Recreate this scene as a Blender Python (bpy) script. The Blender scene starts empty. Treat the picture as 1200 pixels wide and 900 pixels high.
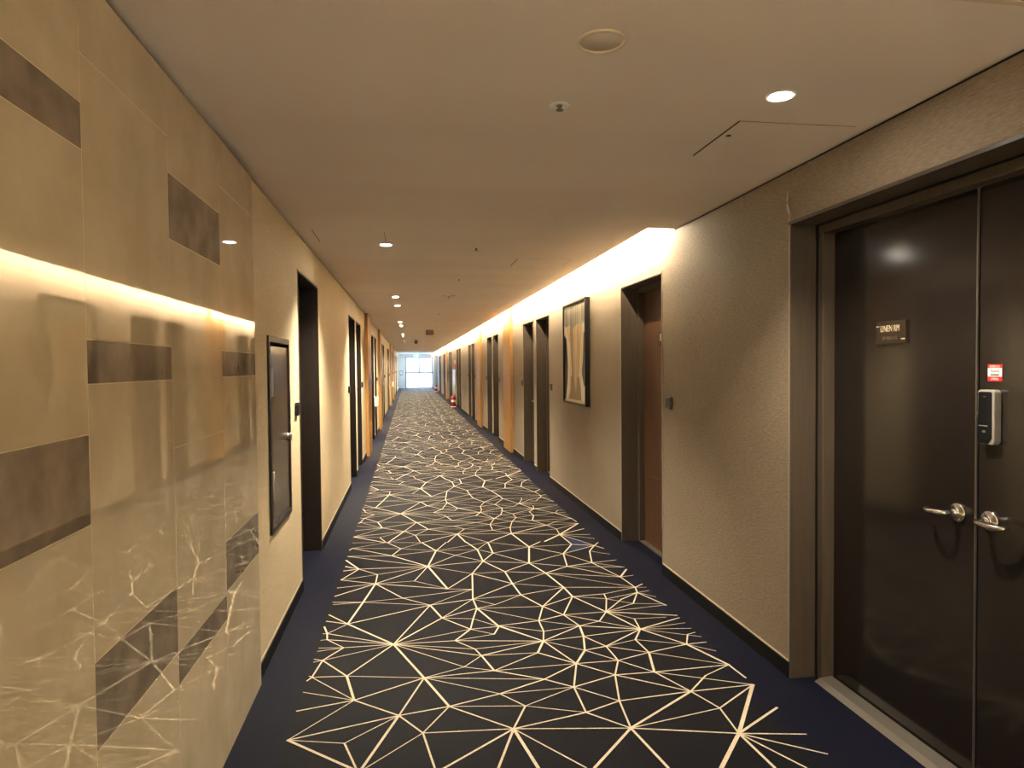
import bpy, bmesh, math, random
from mathutils import Vector, Matrix
random.seed(7)
SC = bpy.context.scene
COL = SC.collection

# ------------------------------------------------------------------ constants (metres; corridor runs along +Y)
R = 1.896          # right wall face
L = -0.778         # left wall face
P = -0.760         # stone cladding face
C = 2.574          # ceiling underside
END = 51.0         # window wall
BACK = -3.2        # wall behind the viewer
COVE0 = 4.56       # where the light cove starts
LIP = 1.69         # edge of the ceiling at the cove
DOORTOP = 2.30

# ------------------------------------------------------------------ materials
def new_mat(name):
    m = bpy.data.materials.new(name); m.use_nodes = True
    nt = m.node_tree; b = nt.nodes['Principled BSDF']
    return m, nt, b
def setp(b, **k):
    for n, v in k.items():
        n = n.replace('_', ' ')
        if n in b.inputs: b.inputs[n].default_value = v
def plain(name, col, rough=.5, metal=0., spec=.5, coat=0.):
    m, nt, b = new_mat(name)
    setp(b, Base_Color=(*col, 1), Roughness=rough, Metallic=metal)
    b.inputs['Specular IOR Level'].default_value = spec
    b.inputs['Coat Weight'].default_value = coat
    b.inputs['Coat Roughness'].default_value = .04
    return m
def emit(name, col, s):
    m, nt, b = new_mat(name)
    setp(b, Base_Color=(*col, 1), Roughness=.4)
    b.inputs['Emission Color'].default_value = (*col, 1)
    b.inputs['Emission Strength'].default_value = s
    return m
def noisy(name, c1, c2, scale=(4, 4, 4), detail=4, rough=.5, bump=0., bdist=.002, lo=.35, hi=.65, spec=.5, ns=1., ior=1.5, metal=0.):
    """two colours mixed by stretched noise in world position, with bump from the same noise"""
    m, nt, b = new_mat(name); N = nt.nodes; K = nt.links
    geo = N.new('ShaderNodeNewGeometry'); mp = N.new('ShaderNodeMapping'); mp.inputs['Scale'].default_value = scale
    no = N.new('ShaderNodeTexNoise'); no.inputs['Scale'].default_value = ns; no.inputs['Detail'].default_value = detail
    K.new(geo.outputs['Position'], mp.inputs['Vector']); K.new(mp.outputs['Vector'], no.inputs['Vector'])
    cr = N.new('ShaderNodeValToRGB'); cr.color_ramp.elements[0].position = lo; cr.color_ramp.elements[1].position = hi
    cr.color_ramp.elements[0].color = (*c1, 1); cr.color_ramp.elements[1].color = (*c2, 1)
    K.new(no.outputs['Fac'], cr.inputs['Fac']); K.new(cr.outputs['Color'], b.inputs['Base Color'])
    setp(b, Roughness=rough, Metallic=metal, IOR=ior); b.inputs['Specular IOR Level'].default_value = spec
    if bump:
        bp = N.new('ShaderNodeBump'); bp.inputs['Strength'].default_value = bump; bp.inputs['Distance'].default_value = bdist
        K.new(no.outputs['Fac'], bp.inputs['Height']); K.new(bp.outputs['Normal'], b.inputs['Normal'])
    return m

def wallpaper(name, c1, c2, bs=.8):
    """woven vinyl: short horizontal ridges plus slow blotches"""
    m, nt, b = new_mat(name); N = nt.nodes; K = nt.links
    geo = N.new('ShaderNodeNewGeometry')
    def noise(scale, detail=2):
        mp = N.new('ShaderNodeMapping'); mp.inputs['Scale'].default_value = scale
        no = N.new('ShaderNodeTexNoise'); no.inputs['Scale'].default_value = 1; no.inputs['Detail'].default_value = detail
        K.new(geo.outputs['Position'], mp.inputs['Vector']); K.new(mp.outputs['Vector'], no.inputs['Vector'])
        return no.outputs['Fac']
    ridge = noise((20, 26, 140), 3); fine = noise((60, 90, 420), 2); blot = noise((1.2, 1.2, 1.6), 3)
    a = N.new('ShaderNodeMath'); a.operation = 'MULTIPLY_ADD'; a.inputs[1].default_value = .6
    K.new(fine, a.inputs[0]); K.new(ridge, a.inputs[2])
    f = N.new('ShaderNodeMath'); f.operation = 'MULTIPLY_ADD'; f.inputs[1].default_value = .5
    K.new(blot, f.inputs[0]); K.new(a.outputs[0], f.inputs[2])
    cr = N.new('ShaderNodeValToRGB'); cr.color_ramp.elements[0].position = .75; cr.color_ramp.elements[1].position = 1.35
    cr.color_ramp.elements[0].position = .72; cr.color_ramp.elements[1].position = 1.0
    mr = N.new('ShaderNodeMapRange'); mr.inputs['From Min'].default_value = .7; mr.inputs['From Max'].default_value = 1.4
    K.new(f.outputs[0], mr.inputs['Value'])
    mx = N.new('ShaderNodeMix'); mx.data_type = 'RGBA'
    mx.inputs['A'].default_value = (*c1, 1); mx.inputs['B'].default_value = (*c2, 1)
    K.new(mr.outputs['Result'], mx.inputs['Factor']); K.new(mx.outputs['Result'], b.inputs['Base Color'])
    bp = N.new('ShaderNodeBump'); bp.inputs['Strength'].default_value = bs; bp.inputs['Distance'].default_value = .004
    K.new(a.outputs[0], bp.inputs['Height']); K.new(bp.outputs['Normal'], b.inputs['Normal'])
    setp(b, Roughness=.62); b.inputs['Specular IOR Level'].default_value = .3
    return m

M = {}
M['wallpaper'] = wallpaper('woven_wallpaper', (.195, .152, .107), (.33, .265, .194))  # darker copy, the dimmer light on the right wall is in its colour
M['litpaper'] = wallpaper('lit_woven_wallpaper', (.58, .475, .30), (.76, .64, .43), .4)  # same paper made lighter, the left wall's stronger light painted in
M['ceiling'] = noisy('ceiling_paint', (.71, .63, .56), (.77, .685, .615), scale=(.25, 1.3, 1), detail=2, rough=.75, bump=.9, bdist=.05, spec=.25)
M['white'] = plain('white_paint', (.75, .74, .70), .6)
M['plaster'] = noisy('end_wall_plaster', (.66, .68, .70), (.72, .73, .74), scale=(3, 3, 3), rough=.7)
M['stone'] = noisy('polished_beige_stone', (.67, .555, .35), (.78, .66, .44), scale=(5, 5, 5), detail=6, rough=.02, spec=.5, ior=2.4)
M['darkstone'] = noisy('polished_brown_stone', (.23, .18, .122), (.35, .28, .195), scale=(9, 9, 9), detail=8, rough=.03, spec=.5, ior=2.2)
M['grout'] = plain('cream_grout', (.72, .60, .38), .5)
M['black'] = plain('black_trim', (.004, .004, .0045), .55, spec=.3)
M['cream'] = plain('cream_edging', (.62, .52, .37), .5)
M['bronze'] = noisy('bronze_brown_metal', (.064, .048, .033), (.078, .058, .040), scale=(60, 60, 4), rough=.42, spec=.5)
M['bronzelip'] = plain('satin_bronze_edge', (.36, .30, .23), .35, .3)
M['darkframe'] = noisy('shaded_brown_frame_metal', (.011, .0075, .0055), (.015, .010, .007), scale=(60, 60, 4), rough=.4, spec=.4)  # dark brown cabinet frame; on left doors it paints the unlit recess
M['lineleaf'] = plain('dark_brown_door_paint', (.014, .0105, .009), .13, spec=.5)
M['leaf'] = noisy('walnut_door_veneer', (.070, .034, .018), (.095, .047, .025), scale=(40, 40, 1.6), detail=5, rough=.35)
M['shadeleaf'] = noisy('shaded_door_veneer', (.010, .006, .004), (.016, .009, .006), scale=(40, 40, 1.6), detail=5, rough=.35)  # left door leaves, recess shade put into the colour
M['cabinet'] = noisy('brown_cabinet_veneer', (.050, .034, .025), (.075, .052, .038), scale=(60, 60, 2), detail=5, rough=.22)
M['chrome'] = plain('polished_chrome', (.78, .77, .74), .14, 1.)
M['steel'] = plain('brushed_steel', (.62, .61, .58), .3, 1.)
M['silver'] = plain('silver_plastic', (.55, .54, .52), .3, .6)
M['gloss_black'] = plain('gloss_black', (.008, .008, .009), .08)
M['reader'] = plain('grey_green_reader', (.085, .085, .065), .35)
M['readerblack'] = plain('black_reader', (.012, .012, .012), .35)
M['wood'] = noisy('honey_oak', (.40, .20, .052), (.50, .27, .08), scale=(30, 30, 1.2), detail=4, rough=.4)
M['groove'] = plain('dark_groove', (.20, .09, .02), .6)
M['red'] = plain('red_enamel', (.50, .015, .012), .25, coat=.3)
M['redsign'] = plain('red_sticker', (.60, .02, .025), .4)
M['whitesign'] = plain('white_sticker', (.80, .78, .74), .4)
M['ink'] = plain('black_ink', (.02, .02, .02), .5)
M['signbrown'] = plain('brown_sign_plate', (.026, .017, .010), .35)
M['signtext'] = plain('pale_gold_lettering', (.62, .52, .36), .4)
M['rubber'] = plain('black_rubber', (.015, .015, .015), .6)
M['beigebox'] = plain('tan_plastic', (.34, .25, .15), .5)
M['seam'] = plain('pale_brown_seam', (.30, .265, .22), .7)  # pale brown joint lines of the access panels
M['olive'] = plain('dull_olive_plastic', (.16, .14, .08), .5)
M['alu'] = plain('grey_blue_aluminium', (.17, .22, .27), .4, .5)
M['lamp'] = emit('warm_lamp', (1., .90, .74), 45)
M['led'] = emit('warm_led', (1., .82, .55), 68)
M['exit'] = emit('green_exit_panel', (.02, .60, .45), .5)
M['exitwhite'] = emit('white_exit_symbol', (.8, 1., .95), .35)
M['beacon'] = emit('red_beacon', (.8, .03, .02), .12)
M['threshold'] = plain('worn_metal_threshold', (.30, .27, .23), .4, .7)
M['concrete'] = noisy('balcony_concrete', (.45, .45, .44), (.55, .55, .54), rough=.8)
# art
M['art_cream'] = noisy('canvas_cream', (.62, .50, .34), (.74, .64, .48), scale=(20, 26, 1.6), detail=5, rough=.3)
M['art_grey'] = noisy('canvas_grey_strokes', (.10, .088, .066), (.36, .315, .235), scale=(20, 34, 1.2), detail=6, rough=.3, lo=.36, hi=.64)
M['art_gold'] = noisy('canvas_gold_strokes', (.38, .27, .13), (.60, .47, .29), scale=(20, 30, 1.4), detail=6, rough=.3)
M['art_brown'] = noisy('canvas_brown', (.20, .13, .075), (.27, .18, .11), scale=(20, 22, 2), detail=5, rough=.3)
M['art_black'] = plain('canvas_black', (.003, .003, .003), .3)
M['art_char'] = plain('canvas_charcoal', (.014, .014, .013), .3)
M['art_white'] = plain('canvas_white', (.78, .74, .66), .3)
for k in ('art_cream', 'art_grey', 'art_gold', 'art_brown', 'art_black', 'art_char', 'art_white'):
    b = M[k].node_tree.nodes['Principled BSDF']; b.inputs['Coat Weight'].default_value = .0 if k in ('art_black', 'art_char') else .15; b.inputs['Specular IOR Level'].default_value = .12; b.inputs['Coat Roughness'].default_value = .03

def carpet_mat(name, c1, c2):
    m = noisy(name, c1, c2, scale=(160, 160, 160), detail=3, rough=.68, bump=.6, bdist=.003, spec=.13)
    b = m.node_tree.nodes['Principled BSDF']
    b.inputs['Sheen Weight'].default_value = .0; b.inputs['Sheen Roughness'].default_value = .5
    return m
M['navy'] = carpet_mat('navy_carpet_pile', (.0032, .0038, .010), (.008, .0095, .026))
M['charcoal'] = carpet_mat('charcoal_carpet_pile', (.0038, .0040, .0066), (.0105, .0108, .0155))
M['line'] = carpet_mat('cream_carpet_line', (.60, .50, .36), (.80, .70, .54))
M['accent'] = carpet_mat('blue_carpet_patch', (.012, .022, .075), (.020, .035, .11))

def glass_mat():
    m = bpy.data.materials.new('clear_glass'); m.use_nodes = True
    nt = m.node_tree; nt.nodes.clear()
    o = nt.nodes.new('ShaderNodeOutputMaterial'); mx = nt.nodes.new('ShaderNodeMixShader')
    t = nt.nodes.new('ShaderNodeBsdfTransparent'); g = nt.nodes.new('ShaderNodeBsdfGlossy'); f = nt.nodes.new('ShaderNodeFresnel')
    t.inputs['Color'].default_value = (.96, .98, 1, 1); g.inputs['Roughness'].default_value = .02
    nt.links.new(f.outputs[0], mx.inputs[0]); nt.links.new(t.outputs[0], mx.inputs[1]); nt.links.new(g.outputs[0], mx.inputs[2])
    nt.links.new(mx.outputs[0], o.inputs['Surface'])
    return m
M['glass'] = glass_mat()

# ------------------------------------------------------------------ mesh helpers
class MB:
    """collects shapes for ONE mesh object; every shape carries a material key"""
    def __init__(s): s.bm = bmesh.new(); s.mats = []
    def mi(s, k):
        if k not in s.mats: s.mats.append(k)
        return s.mats.index(k)
    def face(s, pts, k, smooth=False):
        f = s.bm.faces.new([s.bm.verts.new(p) for p in pts]); f.material_index = s.mi(k); f.smooth = smooth
        return f
    def box(s, x0, x1, y0, y1, z0, z1, k, bev=0.):
        x0, x1 = sorted((x0, x1)); y0, y1 = sorted((y0, y1)); z0, z1 = sorted((z0, z1))
        t = bmesh.new(); bmesh.ops.create_cube(t, size=1)
        for v in t.verts: v.co = Vector(((x0+x1)/2 + v.co.x*(x1-x0), (y0+y1)/2 + v.co.y*(y1-y0), (z0+z1)/2 + v.co.z*(z1-z0)))
        if bev: bmesh.ops.bevel(t, geom=t.edges[:], offset=bev, segments=2, affect='EDGES', profile=.5)
        s.merge(t, k)
    def merge(s, t, k, smooth=False):
        i = s.mi(k); mp = {}
        for v in t.verts: mp[v] = s.bm.verts.new(v.co)
        for f in t.faces:
            try: g = s.bm.faces.new([mp[v] for v in f.verts])
            except ValueError: continue
            g.material_index = i; g.smooth = smooth
        t.free()
    def lathe(s, prof, mat4, k, n=24, smooth=True):
        """prof: (radius, height) list turned about local Z, placed by mat4"""
        i = s.mi(k); rings = []
        for r, h in prof:
            if r < 1e-6: rings.append([s.bm.verts.new(mat4 @ Vector((0, 0, h)))])
            else: rings.append([s.bm.verts.new(mat4 @ Vector((r*math.cos(2*math.pi*j/n), r*math.sin(2*math.pi*j/n), h))) for j in range(n)])
        for a, b in zip(rings, rings[1:]):
            for j in range(n):
                q = [a[j % len(a)], a[(j+1) % len(a)], b[(j+1) % len(b)], b[j % len(b)]]
                u = []
                for v in q:
                    if v not in u: u.append(v)
                if len(u) > 2:
                    f = s.bm.faces.new(u); f.material_index = i; f.smooth = smooth
    def tube(s, pts, rad, k, n=10):
        pts = [Vector(p) for p in pts]; i = s.mi(k); rings = []
        rads = rad if isinstance(rad, (list, tuple)) else [rad]*len(pts)
        up = Vector((0, 0, 1))
        for j, p in enumerate(pts):
            d = (pts[min(j+1, len(pts)-1)] - pts[max(j-1, 0)]).normalized()
            a = d.cross(up)
            if a.length < 1e-3: a = d.cross(Vector((1, 0, 0)))
            a.normalize(); b = d.cross(a)
            rings.append([s.bm.verts.new(p + rads[j]*(a*math.cos(2*math.pi*q/n) + b*math.sin(2*math.pi*q/n))) for q in range(n)])
        for a, b in zip(rings, rings[1:]):
            for q in range(n):
                f = s.bm.faces.new([a[q], a[(q+1) % n], b[(q+1) % n], b[q]]); f.material_index = i; f.smooth = True
        for r in (rings[0], rings[-1]):
            f = s.bm.faces.new(r); f.material_index = i
    def prism(s, poly, axis, a, b, k, bev=0.):
        """polygon in the two other axes, extruded along axis from a to b"""
        t = bmesh.new()
        def mk(u, v, w): return {'x': (w, u, v), 'y': (u, w, v), 'z': (u, v, w)}[axis]
        A = [t.verts.new(mk(u, v, a)) for u, v in poly]; B = [t.verts.new(mk(u, v, b)) for u, v in poly]
        t.faces.new(A); t.faces.new(B[::-1])
        for j in range(len(poly)):
            t.faces.new([A[j], B[j], B[(j+1) % len(poly)], A[(j+1) % len(poly)]])
        if bev: bmesh.ops.bevel(t, geom=t.edges[:], offset=bev, segments=2, affect='EDGES', profile=.5)
        s.merge(t, k)
    def data(s, name):
        bmesh.ops.recalc_face_normals(s.bm, faces=s.bm.faces[:])
        me = bpy.data.meshes.new(name); s.bm.to_mesh(me); s.bm.free()
        for k in s.mats: me.materials.append(M[k])
        return me
    def build(s, name, parent=None, loc=None):
        o = bpy.data.objects.new(name, s.data(name)); COL.objects.link(o)
        if parent: o.parent = parent
        if loc: o.location = loc
        return o
def tag(o, label=None, cat=None, group=None, kind=None):
    if label: o['label'] = label
    if cat: o['category'] = cat
    if group: o['group'] = group
    if kind: o['kind'] = kind
    return o
def empty(name, loc, rz=0.):
    o = bpy.data.objects.new(name, None); COL.objects.link(o); o.location = loc; o.rotation_euler.z = rz
    o.empty_display_size = .1
    return o
def copy_tree(o, parent=None):
    c = o.copy(); COL.objects.link(c)
    if parent: c.parent = parent
    for ch in list(o.children): copy_tree(ch, c)
    return c
ORD = 'first second third fourth fifth sixth seventh eighth ninth tenth eleventh twelfth thirteenth fourteenth fifteenth sixteenth seventeenth eighteenth nineteenth twentieth'.split()

# ------------------------------------------------------------------ openings
PAIRS = [9.96 + 5.22*k for k in range(7)]
PAIRS_L = [10.10 + 5.2*k for k in range(7)]
ropen = [(4.81, 5.80)]; lopen = [(4.93, 6.00)]
for c in PAIRS: ropen += [(c-1.04, c-.11), (c+.10, c+1.04)]
for c in PAIRS_L: lopen += [(c-1.12, c-.13), (c+.13, c+1.05)]
LINEN = (1.29, 3.10)
LWIN = (44.6, 50.7)          # side windows left and right, added to bring daylight to the far end
RWIN = (44.2, 50.7)
CABY, CABZ = (3.86, 4.50), (.665, 1.785)

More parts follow.
